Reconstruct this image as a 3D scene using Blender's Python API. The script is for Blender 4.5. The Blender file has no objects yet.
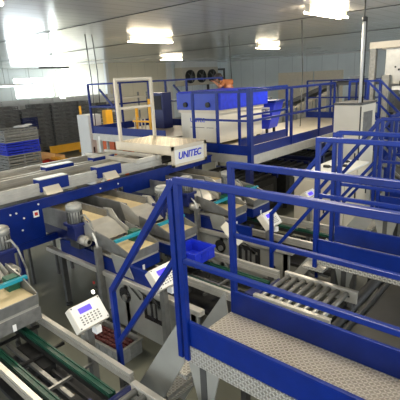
import bpy, math, random
from mathutils import Vector, Matrix
random.seed(7)
PI = math.pi
S = bpy.context.scene
COL = S.collection

# ------------------------------------------------------------------ materials
def nmat(name):
    m = bpy.data.materials.new(name); m.use_nodes = True
    return m, m.node_tree, m.node_tree.nodes['Principled BSDF']

def mix_noise(nt, bsdf, col, var, scale, dark=0.75):
    tc = nt.nodes.new('ShaderNodeTexCoord'); nz = nt.nodes.new('ShaderNodeTexNoise')
    nz.inputs['Scale'].default_value = scale; nz.inputs['Detail'].default_value = 5
    nt.links.new(tc.outputs['Object'], nz.inputs['Vector'])
    cr = nt.nodes.new('ShaderNodeValToRGB')
    cr.color_ramp.elements[0].position = 0.5-var; cr.color_ramp.elements[1].position = 0.5+var
    cr.color_ramp.elements[0].color = (col[0]*dark, col[1]*dark, col[2]*dark, 1)
    cr.color_ramp.elements[1].color = (*col, 1)
    nt.links.new(nz.outputs['Fac'], cr.inputs['Fac'])
    nt.links.new(cr.outputs['Color'], bsdf.inputs['Base Color'])
    return tc, nz

def mat(name, col, rough=.5, metal=0., noise=None, spec=.5, coat=0., bump=0.):
    m, nt, b = nmat(name)
    b.inputs['Base Color'].default_value = (*col, 1)
    b.inputs['Roughness'].default_value = rough
    b.inputs['Metallic'].default_value = metal
    b.inputs['Specular IOR Level'].default_value = spec
    b.inputs['Coat Weight'].default_value = coat
    sc, dk = noise if noise else (6, .9)
    tc, nz = mix_noise(nt, b, col, .2, sc, dk)
    if bump:
        bp = nt.nodes.new('ShaderNodeBump'); bp.inputs['Strength'].default_value = bump
        bp.inputs['Distance'].default_value = .01
        nt.links.new(nz.outputs['Fac'], bp.inputs['Height']); nt.links.new(bp.outputs['Normal'], b.inputs['Normal'])
    return m

def emat(name, col, st):
    m, nt, b = nmat(name)
    b.inputs['Base Color'].default_value = (*col, 1)
    b.inputs['Emission Color'].default_value = (*col, 1)
    b.inputs['Emission Strength'].default_value = st
    return m

def stripes(name, col, axis, period, gap, rough, metal=0., depth=.3, dark=.55, spec=.5):
    """panels with seams: every <period> metres along <axis> a thin darker groove"""
    m, nt, b = nmat(name)
    b.inputs['Roughness'].default_value = rough; b.inputs['Metallic'].default_value = metal
    b.inputs['Specular IOR Level'].default_value = spec
    tc = nt.nodes.new('ShaderNodeTexCoord'); sp = nt.nodes.new('ShaderNodeSeparateXYZ')
    nt.links.new(tc.outputs['Object'], sp.inputs[0])
    def mth(op, a, bb=None):
        n = nt.nodes.new('ShaderNodeMath'); n.operation = op
        for i, v in enumerate((a, bb)):
            if v is None: continue
            if isinstance(v, (int, float)): n.inputs[i].default_value = v
            else: nt.links.new(v, n.inputs[i])
        return n.outputs[0]
    a = mth('DIVIDE', sp.outputs['XYZ'.index(axis)], period)
    f = mth('FRACT', mth('ADD', a, 1000.0))
    g = mth('LESS_THAN', f, gap)
    nz = nt.nodes.new('ShaderNodeTexNoise'); nz.inputs['Scale'].default_value = .6; nz.inputs['Detail'].default_value = 3
    nt.links.new(tc.outputs['Object'], nz.inputs['Vector'])
    cr = nt.nodes.new('ShaderNodeValToRGB')
    cr.color_ramp.elements[0].position = .35; cr.color_ramp.elements[1].position = .65
    cr.color_ramp.elements[0].color = (col[0]*.9, col[1]*.9, col[2]*.9, 1); cr.color_ramp.elements[1].color = (*col, 1)
    nt.links.new(nz.outputs['Fac'], cr.inputs['Fac'])
    mx = nt.nodes.new('ShaderNodeMix'); mx.data_type = 'RGBA'
    nt.links.new(g, mx.inputs[0]); nt.links.new(cr.outputs['Color'], mx.inputs[6])
    mx.inputs[7].default_value = (col[0]*dark, col[1]*dark, col[2]*dark, 1)
    nt.links.new(mx.outputs[2], b.inputs['Base Color'])
    bp = nt.nodes.new('ShaderNodeBump'); bp.inputs['Strength'].default_value = depth; bp.inputs['Distance'].default_value = .01
    nt.links.new(f, bp.inputs['Height'])
    nt.links.new(bp.outputs['Normal'], b.inputs['Normal'])
    return m

def checker_plate(name, col, rough, k=PI/.028):
    m, nt, b = nmat(name)
    b.inputs['Roughness'].default_value = rough; b.inputs['Metallic'].default_value = .55
    tc = nt.nodes.new('ShaderNodeTexCoord'); sp = nt.nodes.new('ShaderNodeSeparateXYZ')
    nt.links.new(tc.outputs['Object'], sp.inputs[0])
    def mth(op, *a):
        n = nt.nodes.new('ShaderNodeMath'); n.operation = op
        for i, v in enumerate(a):
            if isinstance(v, (int, float)): n.inputs[i].default_value = v
            else: nt.links.new(v, n.inputs[i])
        return n.outputs[0]
    yz = mth('ADD', sp.outputs['Y'], sp.outputs['Z'])
    u = mth('MULTIPLY', mth('ADD', sp.outputs['X'], yz), k*.7)
    v = mth('MULTIPLY', mth('SUBTRACT', sp.outputs['X'], yz), k*.7)
    def lug(a, bb, off):
        ca = mth('ABSOLUTE', mth('COSINE', mth('ADD', a, off)))
        cb = mth('ABSOLUTE', mth('COSINE', mth('ADD', bb, off)))
        return mth('MULTIPLY', mth('POWER', ca, 1.6), mth('POWER', cb, 9.0))
    h = mth('MAXIMUM', lug(u, v, 0.0), lug(v, u, PI/2))
    h2 = mth('MINIMUM', mth('MULTIPLY', h, 2.0), 1.0)
    nz = nt.nodes.new('ShaderNodeTexNoise'); nz.inputs['Scale'].default_value = 3; nz.inputs['Detail'].default_value = 6
    nt.links.new(tc.outputs['Object'], nz.inputs['Vector'])
    cr = nt.nodes.new('ShaderNodeValToRGB')
    cr.color_ramp.elements[0].position = .3; cr.color_ramp.elements[1].position = .7
    cr.color_ramp.elements[0].color = (col[0]*.75, col[1]*.72, col[2]*.68, 1); cr.color_ramp.elements[1].color = (*col, 1)
    nt.links.new(nz.outputs['Fac'], cr.inputs['Fac'])
    mx = nt.nodes.new('ShaderNodeMix'); mx.data_type = 'RGBA'
    nt.links.new(h2, mx.inputs[0]); nt.links.new(cr.outputs['Color'], mx.inputs[6])
    mx.inputs[7].default_value = (min(1, col[0]*1.5), min(1, col[1]*1.5), min(1, col[2]*1.5), 1)   # lug tops brighter than the plate
    nt.links.new(mx.outputs[2], b.inputs['Base Color'])
    bp = nt.nodes.new('ShaderNodeBump'); bp.inputs['Strength'].default_value = .9; bp.inputs['Distance'].default_value = .004
    nt.links.new(h2, bp.inputs['Height']); nt.links.new(bp.outputs['Normal'], b.inputs['Normal'])
    return m

M = dict(
    blue=mat('blue_paint', (.002, .018, .175), .34, noise=(9, .75), spec=.28),
    blue_dark=mat('dark_blue_paint', (.005, .012, .10), .4),
    blue_bright=mat('bright_blue_plastic', (.012, .035, .62), .45, noise=(12, .7)),
    cover=mat('blue_machine_cover', (.012, .045, .42), .38),
    steel=mat('brushed_steel', (.25, .25, .235), .38, .55, noise=(14, .75)),
    dsteel=mat('dull_steel', (.10, .10, .095), .5, .4, noise=(10, .7)),
    panel=mat('grey_machine_panel', (.38, .38, .34), .42, .35, noise=(4, .8)),
    alu=mat('aluminium_profile', (.50, .48, .42), .35, .35, noise=(10, .85)),
    cream=mat('cream_paint', (.60, .54, .42), .4, noise=(5, .9)),
    shutter=mat('shutter_cream', (.86, .76, .58), .5),
    white=mat('white_cabinet_paint', (.66, .62, .52), .38, noise=(3, .93)),
    white2=mat('white_enamel', (.72, .72, .68), .35, noise=(3, .93)),
    beltcream=mat('cream_belt', (.62, .50, .28), .55, noise=(7, .82)),
    teal=mat('teal_plastic', (.01, .27, .36), .35),
    greenp=mat('green_plastic', (.008, .09, .05), .45),
    green=mat('green_belt', (.008, .075, .045), .45, noise=(20, .55)),
    black=mat('black_rubber', (.014, .014, .013), .55, noise=(9, .6)),
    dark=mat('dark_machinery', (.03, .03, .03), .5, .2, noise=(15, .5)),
    belt=mat('dark_belt', (.055, .052, .042), .5, noise=(6, .75)),
    grey=mat('grey_plastic', (.17, .17, .16), .5, noise=(18, .6)),
    lgrey=mat('light_grey_plastic', (.28, .28, .255), .5, noise=(18, .65)),
    orange=mat('orange_paint', (.75, .13, .02), .5),
    yellow=mat('yellow_paint', (.85, .42, .02), .5),
    red=mat('red_plastic', (.50, .03, .02), .5),
    redveg=mat('dark_red_produce', (.13, .018, .016), .5, noise=(60, .3), bump=1.),
    card=mat('cardboard', (.75, .42, .17), .8),
    white_card=mat('white_label', (.8, .8, .78), .6),
    skin=mat('skin', (.50, .22, .11), .55),
    hair=mat('dark_hair', (.02, .013, .01), .7),
    shirt=mat('orange_brown_shirt', (.36, .12, .035), .85),
    trousers=mat('dark_trousers', (.03, .035, .06), .85),
    floor=None, plate=checker_plate('checker_plate', (.36, .335, .29), .38),
    plate2=checker_plate('checker_plate_side', (.36, .35, .31), .4),
    cplate=checker_plate('cream_checker_plate', (.60, .52, .36), .42, PI/.07),
    ceil=stripes('ceiling_metal_panel', (.84, .83, .80), 'X', .33, .06, .15, .25, .04, .7),
    wall=stripes('insulated_wall_panel', (.80, .86, .86), 'Y', 1.15, .03, .4, .0, .05, .7),
    wallx=stripes('insulated_wall_panel_back', (.80, .85, .82), 'X', 1.15, .03, .35, .0, .05, .7),
    beige=stripes('warm_lit_wall_panel', (.70, .64, .48), 'Y', 1.15, .02, .4, .0, .05, .75),  # warm light on this wall is put into the panel colour
    screen=emat('screen_purple_blue', (.05, .03, .9), 1.3),
    tube=emat('lamp_tube', (1.0, .86, .62), 20),
    tube_far=emat('hanging_lamp_tube', (.9, .95, 1.0), 2.),
    daylight=emat('window_daylight', (.86, .95, 1.0), 9),
    led=emat('status_light', (1, .95, .8), 6),
    glass=mat('dark_window', (.02, .02, .022), .15),
)
# concrete floor
m, nt, b = nmat('concrete_floor')
mix_noise(nt, b, (.15, .155, .12), .22, .9, .6); b.inputs['Roughness'].default_value = .28
b.inputs['Specular IOR Level'].default_value = .5
M['floor'] = m

# ------------------------------------------------------------------ mesh builder
class MB:
    def __init__(s): s.v = []; s.f = []; s.sm = []
    def add(s, vs, fs, smooth=False):
        o = len(s.v); s.v += [tuple(v) for v in vs]; s.f += [tuple(i+o for i in f) for f in fs]; s.sm += [smooth]*len(fs)
        return s
    def box(s, x0, x1, y0, y1, z0, z1, mtx=None):
        vs = [Vector((x, y, z)) for x in (x0, x1) for y in (y0, y1) for z in (z0, z1)]
        if mtx: vs = [mtx @ v for v in vs]
        return s.add(vs, [(0, 1, 3, 2), (4, 6, 7, 5), (0, 4, 5, 1), (2, 3, 7, 6), (0, 2, 6, 4), (1, 5, 7, 3)])
    def bar(s, a, b, w, h=None, up=(0, 0, 1)):
        a = Vector(a); b = Vector(b); h = h or w; d = (b-a).normalized(); u = Vector(up)
        if abs(d.dot(u)) > .98: u = Vector((1, 0, 0))
        r = d.cross(u).normalized(); u = r.cross(d)
        vs = [p + r*w/2*i + u*h/2*j for p in (a, b) for i in (-1, 1) for j in (-1, 1)]
        return s.add(vs, [(0, 1, 3, 2), (4, 6, 7, 5), (0, 4, 5, 1), (2, 3, 7, 6), (0, 2, 6, 4), (1, 5, 7, 3)])
    def tube(s, a, b, r, r2=None, n=14):
        a = Vector(a); b = Vector(b); r2 = r if r2 is None else r2; d = (b-a).normalized()
        u = Vector((0, 0, 1)) if abs(d.z) < .9 else Vector((1, 0, 0))
        x = d.cross(u).normalized(); y = d.cross(x)
        vs = []
        for p, rr in ((a, r), (b, r2)):
            for i in range(n):
                t = 2*PI*i/n; vs.append(p + x*rr*math.cos(t) + y*rr*math.sin(t))
        s.add(vs, [(i, (i+1) % n, n+(i+1) % n, n+i) for i in range(n)], True)
        o = len(s.v)-2*n
        s.f.append(tuple(o+i for i in range(n))[::-1]); s.f.append(tuple(o+n+i for i in range(n))); s.sm += [False, False]
        return s
    def path(s, pts, r, n=8):
        for p, q in zip(pts, pts[1:]): s.tube(p, q, r, n=n)
        return s
    def prism(s, poly, a, b, axis='y'):
        """poly in the other two coordinates, extruded from a to b along axis"""
        def P(u, v, w): return {'x': (w, u, v), 'y': (u, w, v), 'z': (u, v, w)}[axis]
        n = len(poly); vs = [P(u, v, a) for u, v in poly] + [P(u, v, b) for u, v in poly]
        return s.add(vs, [tuple(range(n))[::-1], tuple(range(n, 2*n))] + [(i, (i+1) % n, n+(i+1) % n, n+i) for i in range(n)])
    def sheet(s, prof, y0, y1, t=.004, axis='y'):
        """a bent sheet: profile polyline (x,z) swept between y0 and y1, thickness t"""
        for (a, b) in zip(prof, prof[1:]):
            s.prism([(a[0], a[1]), (b[0], b[1]), (b[0], b[1]+t), (a[0], a[1]+t)], y0, y1, axis)
        return s
    def build(s, name, m, parent=None, bevel=0.):
        me = bpy.data.meshes.new(name); me.from_pydata(s.v, [], s.f); me.materials.append(m if not isinstance(m, str) else M[m])
        for p, k in zip(me.polygons, s.sm): p.use_smooth = k
        import bmesh
        bm = bmesh.new(); bm.from_mesh(me); bmesh.ops.recalc_face_normals(bm, faces=bm.faces); bm.to_mesh(me); bm.free()
        o = bpy.data.objects.new(name, me); COL.objects.link(o)
        if parent: o.parent = parent
        if bevel:
            md = o.modifiers.new('bevel', 'BEVEL'); md.width = bevel; md.segments = 2; md.limit_method = 'ANGLE'
        return o

def tag(o, label, cat, group=None, kind=None):
    o['label'] = label; o['category'] = cat
    if group: o['group'] = group
    if kind: o['kind'] = kind
    return o
def thing(name, label, cat, loc=(0, 0, 0), rz=0, group=None):
    o = bpy.data.objects.new(name, None); COL.objects.link(o); o.empty_display_size = .1
    o.location = loc; o.rotation_euler = (0, 0, rz)
    return tag(o, label, cat, group)
def struct(name, mb, m):
    o = mb.build(name, m); o['kind'] = 'structure'; return o
def copy_tree(o, parent=None):
    c = o.copy(); COL.objects.link(c)
    if parent: c.parent = parent
    for ch in list(o.children): copy_tree(ch, c)
    return c
def text_mesh(name, body, size, m, parent, mtx, depth=.002, shear=0):
    cu = bpy.data.curves.new(name, 'FONT'); cu.body = body; cu.size = size; cu.extrude = depth; cu.align_x = 'CENTER'; cu.align_y = 'CENTER'
    cu.offset = size*.025; cu.shear = shear
    t = bpy.data.objects.new(name+'_tmp', cu); COL.objects.link(t)
    bpy.context.view_layer.update()
    me = bpy.data.meshes.new_from_object(t.evaluated_get(bpy.context.evaluated_depsgraph_get()))
    bpy.data.objects.remove(t)
    me.transform(mtx); me.materials.clear(); me.materials.append(M[m])
    o = bpy.data.objects.new(name, me); COL.objects.link(o); o.parent = parent
    return o
# text facing +X (reads along +Y), and text facing -Y (reads along +X)
FX = Matrix(((0, 0, 1, 0), (1, 0, 0, 0), (0, 1, 0, 0), (0, 0, 0, 1)))
FY = Matrix(((1, 0, 0, 0), (0, 0, -1, 0), (0, 1, 0, 0), (0, 0, 0, 1)))

# ------------------------------------------------------------------ camera
cam = bpy.data.cameras.new('camera'); co = bpy.data.objects.new('camera', cam); COL.objects.link(co); S.camera = co
pitch, roll, yaw = math.radians(16.216), math.radians(-2.950), math.radians(132.086)
F = Vector((math.cos(yaw)*math.cos(pitch), math.sin(yaw)*math.cos(pitch), -math.sin(pitch)))
R = F.cross(Vector((0, 0, 1))).normalized(); U = R.cross(F)
c_, s_ = math.cos(roll), math.sin(roll)
R2 = c_*R + s_*U; U2 = -s_*R + c_*U
co.matrix_world = Matrix(((R2.x, U2.x, -F.x, 0), (R2.y, U2.y, -F.y, 0), (R2.z, U2.z, -F.z, 2.7), (0, 0, 0, 1)))
cam.sensor_width = 36; cam.lens = 419.39/400*36; cam.clip_start = .05; cam.clip_end = 200

# ------------------------------------------------------------------ the hall
CZ = 3.85
X0, X1, Y0, Y1 = -27.0, 7.0, -6.0, 28.6
struct('floor', MB().box(X0-.3, X1+.3, Y0-.3, Y1+.3, -.2, 0), 'floor')
struct('ceiling', MB().box(X0-.3, X1+.3, Y0-.3, Y1+.3, CZ, CZ+.2), 'ceil')
# left wall with openings for three windows
wins = [(12.9, 15.65, 1.95, 3.28), (15.95, 17.9, 1.35, 3.7), ]
mb = MB(); ys = sorted(wins); y = Y0-.3
for (a, b_, z0, z1) in ys:
    mb.box(X0-.2, X0, y, a, 0, CZ); mb.box(X0-.2, X0, a, b_, 0, z0); mb.box(X0-.2, X0, a, b_, z1, CZ); y = b_
mb.box(X0-.2, X0, y, Y1, 0, CZ)
struct('wall_left', mb, 'wall')
for i, (a, b_, z0, z1) in enumerate(wins):
    fr = MB()
    for q in ((a, a+.06, z0, z1), (b_-.06, b_, z0, z1), (a, b_, z0, z0+.06), (a, b_, z1-.06, z1)): fr.box(X0-.12, X0-.02, *q[:2], *q[2:])
    w = struct('window_%d' % (i+1), fr, 'white2')
    MB().box(X0-.15, X0-.13, a, b_, z0, z1).build('window_pane', 'daylight', w)
struct('wall_back', MB().box(X0-.3, X1+.3, Y1, Y1+.2, 0, CZ), 'wallx')
# walls behind the camera are left out so the world light brightens the hall
# the block that steps out of the left wall: beige part tinted for warm lamp light, then pale part
struct('wall_inner', MB().box(-27, -22, 16.4, 21.6, 0, CZ), 'beige')
struct('wall_inner_pale', MB().box(-27, -22.02, 21.6, Y1, 0, CZ), 'wall')
struct('trim_1', MB().box(-22.1, -21.9, 16.3, 16.5, 0, CZ), 'white2')
struct('trim_2', MB().box(-22.02, -21.93, 21.5, 22.0, 0, CZ), 'white2')
struct('trim_3', MB().box(-15, 6.9, Y1-.06, Y1, CZ-.08, CZ), 'white2')
# door in the pale wall
d = struct('door_1', MB().box(-22.02, -21.96, 26.0, 27.9, 0, 3.2), 'wall')
MB().box(-22.02, -21.88, 25.85, 26.0, 0, 3.35).box(-22.02, -21.88, 27.9, 28.05, 0, 3.35).box(-22.02, -21.88, 26.0, 27.9, 3.2, 3.35).build('door_frame', 'dsteel', d)
MB().box(-21.96, -21.9, 26.15, 26.25, 1.1, 1.5).build('door_handle', 'black', d)
# cream roller curtains on the back wall
for i, (a, b_) in enumerate(((-17.2, -14.4), (-14.3, -12.2))):
    o = MB().box(a, b_, Y1-.1, Y1-.02, 0, 2.75).build('roller_shutter', 'shutter')
    tag(o, 'cream shutter panel on the far back wall, %s' % ('the wider one left of the join' if i == 0 else 'the narrower one behind the inclined conveyor'), 'shutter', 'shutters on the back wall')

# ceiling conduits running along X, hung under the panels
for i, (y, x0, x1, lab) in enumerate(((5.3, -26.5, -3, 'thin dark conduit crossing the ceiling at upper left'),
                                      (9.0, -26.5, 4, 'thin conduit across the ceiling behind the closest lamp'),
                                      (14.0, -21.5, 4, 'thin conduit crossing the ceiling towards the back wall'))):
    c = MB().tube((x0, y, CZ-.012), (x1, y, CZ-.012), .008, n=8).build('ceiling_conduit', 'dsteel')
    tag(c, lab, 'pipe')

# lamps
def lamp(x, y, label):
    t = thing('ceiling_lamp', label, 'lamp', (x, y, CZ), 0, 'twin tube ceiling lamps')
    MB().box(-.045, .045, -.8, .8, -.12, -.0).build('housing', 'cream', t)
    for s in (-1, 1):
        MB().tube((.075*s, -.76, -.12), (.075*s, .76, -.12), .022, n=10).build('tube', 'tube', t)
    return t
def lamp_light(x, y, e=62):
    l = bpy.data.lights.new('lamp_glow', 'AREA'); l.shape = 'RECTANGLE'; l.size = .12; l.size_y = 1.5; l.energy = e; l.color = (1, .90, .74)
    o = bpy.data.objects.new('lamp_glow', l); COL.objects.link(o); o.location = (x, y, CZ-.15)
vis = [(-9.2, 8.5, 'lit twin tube lamp on the ceiling above the left guard rails'),
       (-3.85, 8.15, 'large lit lamp nearest the top right of the picture'),
       (-17.2, 17.3, 'small lit ceiling lamp above the cooler fans'),
       (-9.9, 15.6, 'lit ceiling lamp above the far cream shutter'),
       ]
for x, y, l in vis: lamp(x, y, l); lamp_light(x, y)
for x, y in ((-1.6, 1.6), (-6.5, 1.0), (2.5, 5.2), (2.5, -2.5), (-12.5, -1.5), (-2.5, -3.5), (3, 12.5), (-3, 19), (-14, 9.2)):
    lamp(x, y, 'twin tube ceiling lamp out of view') if False else None
off = thing('ceiling_lamp', 'twin tube ceiling lamp above the near walkways', 'lamp', (-1.2, 2.4, CZ), 0, 'lamps above the near walkways')
MB().box(-.045, .045, -.8, .8, -.12, -.0).build('housing', 'cream', off)
for s in (-1, 1): MB().tube((.075*s, -.76, -.12), (.075*s, .76, -.12), .022, n=10).build('tube', 'tube', off)
lamp_light(-1.2, 2.4, 45)
for x, y in ((-5.8, 2.0), (2.6, 5.4), (2.8, -2), (-3.5, -2.8), (1.2, 11.5)):
    c = copy_tree(off); c.location = (x, y, CZ); lamp_light(x, y, 45)

# hanging lamp at far left and a dark strip lamp beside it
t = thing('hanging_lamp', 'long pale lamp hung on wires at the far left edge', 'lamp', (-15, 7.2, 2.8), .06)
MB().box(-.1, .1, -1.0, .72, -.03, .03).build('housing', 'white2', t)
MB().tube((0, -.98, -.05), (0, .70, -.05), .028, n=8).build('tube', 'tube_far', t)
for yy in (-.35, .6): MB().tube((0, yy, .03), (0, yy, CZ-2.8), .006, n=6).build('wire', 'dsteel', t)
t = thing('strip_lamp', 'dark unlit strip lamp in front of the bright windows', 'lamp', (-15, 8.83, 3.34))
MB().box(-.06, .06, -.6, .6, -.03, .03).build('housing', 'dsteel', t)
for yy in (-.4, .4): MB().tube((0, yy, .03), (0, yy, CZ-3.34+.01), .006, n=6).build('wire', 'dsteel', t)
for k, (x, y, z0, lab) in enumerate(((-9.2, 6.35, 1.6, 'dark cable hanging from the ceiling to the left guard rail'), (-9.2, 6.55, 2.1, 'second dark cable hanging beside the first, a little shorter'),
                                (-5.0, 9.3, 1.45, 'thin pale cable hanging onto the mezzanine right of the blue hopper'), (-8.0, 10.5, 1.45, 'thin cable hanging behind the blue machine cover'))):
    tag(MB().path([(x, y, CZ-.005), (x+.03, y+.02, (CZ+z0)/2), (x, y, z0)], .012, 6).build('hanging_cable', 'dsteel'), lab, 'cable', 'cables hanging from the ceiling')

# cooler with three fans on the pale wall
t = thing('air_cooler', 'white wall cooler with three round black fans', 'cooler', (-21.2, 22.3, 2.2))
MB().box(-.75, 0, 0, 4.0, 0, 1.25).build('casing', 'cream', t, .02)
for k in range(3):
    f = MB().tube((0, .75+1.22*k, .62), (.14, .75+1.22*k, .62), .46, n=24).build('fan_shroud', 'black', t)
    fb = MB().tube((.14, .75+1.22*k, .62), (.17, .75+1.22*k, .62), .12, n=12)
    for a in range(5):
        an = a*2*PI/5
        fb.bar((.155, .75+1.22*k, .62), (.155, .75+1.22*k+.4*math.cos(an), .62+.4*math.sin(an)), .02, .1, (1, 0, 0))
    fb.build('fan_blades', 'grey', f)
MB().box(-.7, -.02, .02, 3.98, 1.25, CZ-2.2).build('mounting', 'white2', t)

# ------------------------------------------------------------------ foreground walkways
def walkway(y0, y1, label, stair_y, xe=-1.63, xr=2.2, near_plate=True):
    """checker-plate walkway along X with blue rails on both sides and a short stair at its left end"""
    t = thing('access_walkway', label, 'walkway', (xe, y0, 0), 0, 'cross walkways with blue guard rails')
    L = xr-xe; w = y1-y0; Z = 1.1
    MB().box(0, L, .03, w-.03, Z-.03, Z).build('deck', 'plate', t)
    for yy in (0.0, w-.03): MB().box(0, L, yy, yy+.03, Z-(.12 if near_plate else .07), Z-.0).build('side_plate', 'plate2', t)
    for yy in (.005, w-.02):
        MB().box(.02, L, yy, yy+.015, Z+.0, Z+.16).bar((.02, yy+.008, Z+.165), (L, yy+.008, Z+.165), .022, .014).build('toe_board', 'blue', t, .002)
    for side, yy in ((0, .0), (1, w)):
        for px in ([.02, 2.2, L-.05]):
            MB().bar((px, yy, Z-.1), (px, yy, Z+1.06), .038).build('post', 'blue', t, .004)
        MB().bar((0, yy, Z+1.06), (L, yy, Z+1.06), .04, .038).build('top_rail', 'blue', t, .005)
        MB().bar((.04, yy, Z+.58), (L, yy, Z+.58), .03, .03).build('mid_rail', 'blue', t, .004)
    for yy in stair_y:
        MB().bar((-.035, yy, Z-.1), (-.035, yy, Z+1.06), .038).build('stair_post', 'blue', t, .004)
        MB().bar((0, yy, Z+1.06), (-.72, yy, .17+1.08), .04).build('stair_rail', 'blue', t, .004)
        MB().bar((-.03, yy, Z+.58), (-.72, yy, .80), .034).build('stair_mid_rail', 'blue', t, .004)
        MB().bar((-.72, yy, 1.27), (-.72, yy, 0), .038).build('stair_post', 'blue', t, .004)
    if not near_plate:
        MB().bar((-.05, w, Z-.02), (-.80, w, .08), .02, .09).build('stringer', 'panel', t)
    for yy in ((.0, w-.012) if near_plate else ()):
        MB().prism([(-.06, Z+.13), (-.025, Z-.15), (-.55, .03), (-.82, .03), (-.80, .12)], yy, yy+.012).build('stringer', 'panel', t)
    for k in range(3):
        MB().box(-.26-.19*k, -.04-.19*k, .02 if near_plate else w-.16, w-.02, Z-.30-.27*k, Z-.27-.27*k).build('tread', 'plate2', t)
    for px in (.12, 2.3):
        for yy in ((.02, w-.05) if near_plate or px > 1 else (w-.03,)):
            MB().prism([(px-.13, Z-.12), (px+.13, Z-.12), (px+.04, Z-.48), (px-.04, Z-.48)], yy, yy+.012).build('gusset', 'panel', t)
            MB().bar((px, yy+.02, Z-.12), (px, yy+.02, 0), .05).build('leg', 'dsteel', t)
    return t
walkway(1.6, 2.09, 'nearest checker-plate walkway with blue toe boards and a stair at its left end', (0,))
walkway(3.26, 3.71, 'middle checker-plate walkway seen through the rails of the nearest one', (.45,), xe=-1.60, near_plate=False)
walkway(4.9, 5.4, 'farthest cross walkway with blue rails in front of the white machine tower', (0, .5))

# ------------------------------------------------------------------ discharge troughs, weigh pans, motors
def trough(yc, label, w=.33, x0=-5.6, x1=-4.0):
    t = thing('feed_trough', label, 'trough', (x1, yc, 0), 0, 'feed troughs running under the cross conveyor')
    L = x1-x0
    MB().box(-L, 0, -w/2, w/2, 1.14, 1.17).build('belt', 'beltcream', t)
    for s in (-1, 1):
        MB().box(-L, 0, s*w/2-.012 if s > 0 else -w/2-.012, s*w/2+.012 if s > 0 else -w/2+.012, 1.02, 1.26).build('side_wall', 'steel', t, .003)
    # scoop: curved sheet from belt end falling onto the pan
    prof = [(0, 1.18), (.12, 1.15), (.22, 1.10), (.32, 1.04)]
    sc = MB().sheet(prof, -w/2, w/2, .006)
    for s in (-1, 1):
        y = s*(w/2+.02)
        sc.prism([(-.10, 1.27), (.06, 1.28 if s > 0 else 1.24), (.18, 1.16), (.34, 1.10), (.34, 1.02), (.0, 1.02)], y-.006, y+.006)
    sc.build('scoop', 'alu', t)
    for xx in (-L+.15,):
        for s in (-1, 1): MB().box(xx-.02, xx+.02, s*(w/2+.03)-.015, s*(w/2+.03)+.015, 0, 1.04).build('leg', 'dsteel', t)
    MB().box(-L, -.05, -w/2+.03, w/2-.03, .86, 1.0).build('underframe', 'blue_dark', t)
    MB().tube((-.02, -w/2+.01, 1.13), (-.02, w/2-.01, 1.13), .03, n=10).build('roller', 'dark', t)
    return t
def weigher(yc, label, body='dark'):
    t = thing('weigh_hopper', label, 'weigher', (-3.57, yc, 0), 0, 'weighing hoppers at the trough ends')
    w = .41
    MB().box(-.13, .36, -w/2+.01, w/2-.01, .985, 1.0).box(.05, .36, -w/2+.03, w/2-.03, 1.0, 1.004).build('pan_floor', 'beltcream', t)
    for s in (-1, 1):
        y = s*w/2
        MB().prism([(-.16, .98), (.38, .96), (.38, 1.03), (.1, 1.12), (-.16, 1.16)], y-.006, y+.006).build('pan_side', 'steel', t)
    MB().box(.372, .384, -w/2, w/2, .93, 1.02).build('pan_front', 'steel', t)
    MB().box(.12, .16, -w/2+.02, w/2+.04, 1.08, 1.11).build('sweep_bar', 'teal', t)
    MB().box(.02, .12, w/2-.12, w/2-.02, 1.0, 1.12).build('bar_bracket', 'greenp', t)
    MB().box(-.14, .37, -w/2, w/2, .90, .93).build('rim', 'alu', t)
    for s in (-1, 1): MB().box(-.14, .37, s*w/2-.012, s*w/2+.012, .78, .9).build('skirt', body, t)
    MB().box(.355, .375, -w/2, w/2, .78, .9).build('skirt', body, t)
    MB().box(-.14, -.12, -w/2, w/2, .78, .9).build('skirt', body, t)
    MB().box(.376, .379, -.04, -.01, .78, .84).build('label_plate', 'white_card', t)
    for sx in (-.12,):
        for s in (-1, 1): MB().box(sx-.012, sx+.012, s*(w/2-.03)-.012, s*(w/2-.03)+.012, 0, .78).build('leg', 'dsteel', t)
    return t
def gear_motor(x, y, label, side):
    t = thing('gear_motor', label, 'motor', (x, y, 1.02), 0, 'drive motors beside the troughs')
    MB().tube((0, 0, .2), (0, 0, .36), .078, n=20).build('motor_body', 'lgrey', t)
    fins = MB()
    for k in range(16):
        a = 2*PI*k/16; fins.bar((.082*math.cos(a), .082*math.sin(a), .2), (.082*math.cos(a), .082*math.sin(a), .33), .008, .016, (math.cos(a), math.sin(a), 0))
    fins.build('cooling_fins', 'dsteel', t)
    MB().tube((0, 0, .34), (0, 0, .40), .092, .088, n=20).tube((0, 0, .40), (0, 0, .415), .088, .06, n=20).build('fan_cap', 'panel', t)
    MB().box(-.075, .075, -.075, .075, .0, .2).box(-.1, .1, -.1, .1, .16, .2).build('gearbox', 'blue_dark', t, .008)
    MB().box(-.09, .09, -.05, .05, -.1, .0).bar((0, 0, -.05), (0, .2*side, -.05), .06).build('mount', 'dsteel', t)
    MB().tube((.05, 0, -.0), (.2, 0, -.0), .055, n=18).tube((.2, 0, -.0), (.22, 0, -.0), .05, .03, n=18).build('fan_cover', 'alu', t)
    MB().tube((.22, 0, 0), (.224, 0, 0), .022, n=12).build('shaft_hole', 'black', t)
    MB().path([(.07, 0, .27), (.15, .03, .30), (.2, .06, .22), (.22, .1, .0), (.22, .1, -.2)], .01, 6).build('cable', 'lgrey', t)
    return t
TR = [1.22, 2.62, 3.24, 4.27, 4.85, 5.92, 6.45]
tl = ['near trough at the left edge feeding the closest weigher', 'trough with pale belt left of the round motor in the middle left', 'trough with pale belt just under the blue beam, right of the motor',
      'fourth trough from the left, behind the first blue post', 'fifth trough from the left, below the white name sign', 'dim trough under the mezzanine corner', 'farthest dim trough under the mezzanine']
for y, l in zip(TR[:5], tl): trough(y, l)
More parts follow.
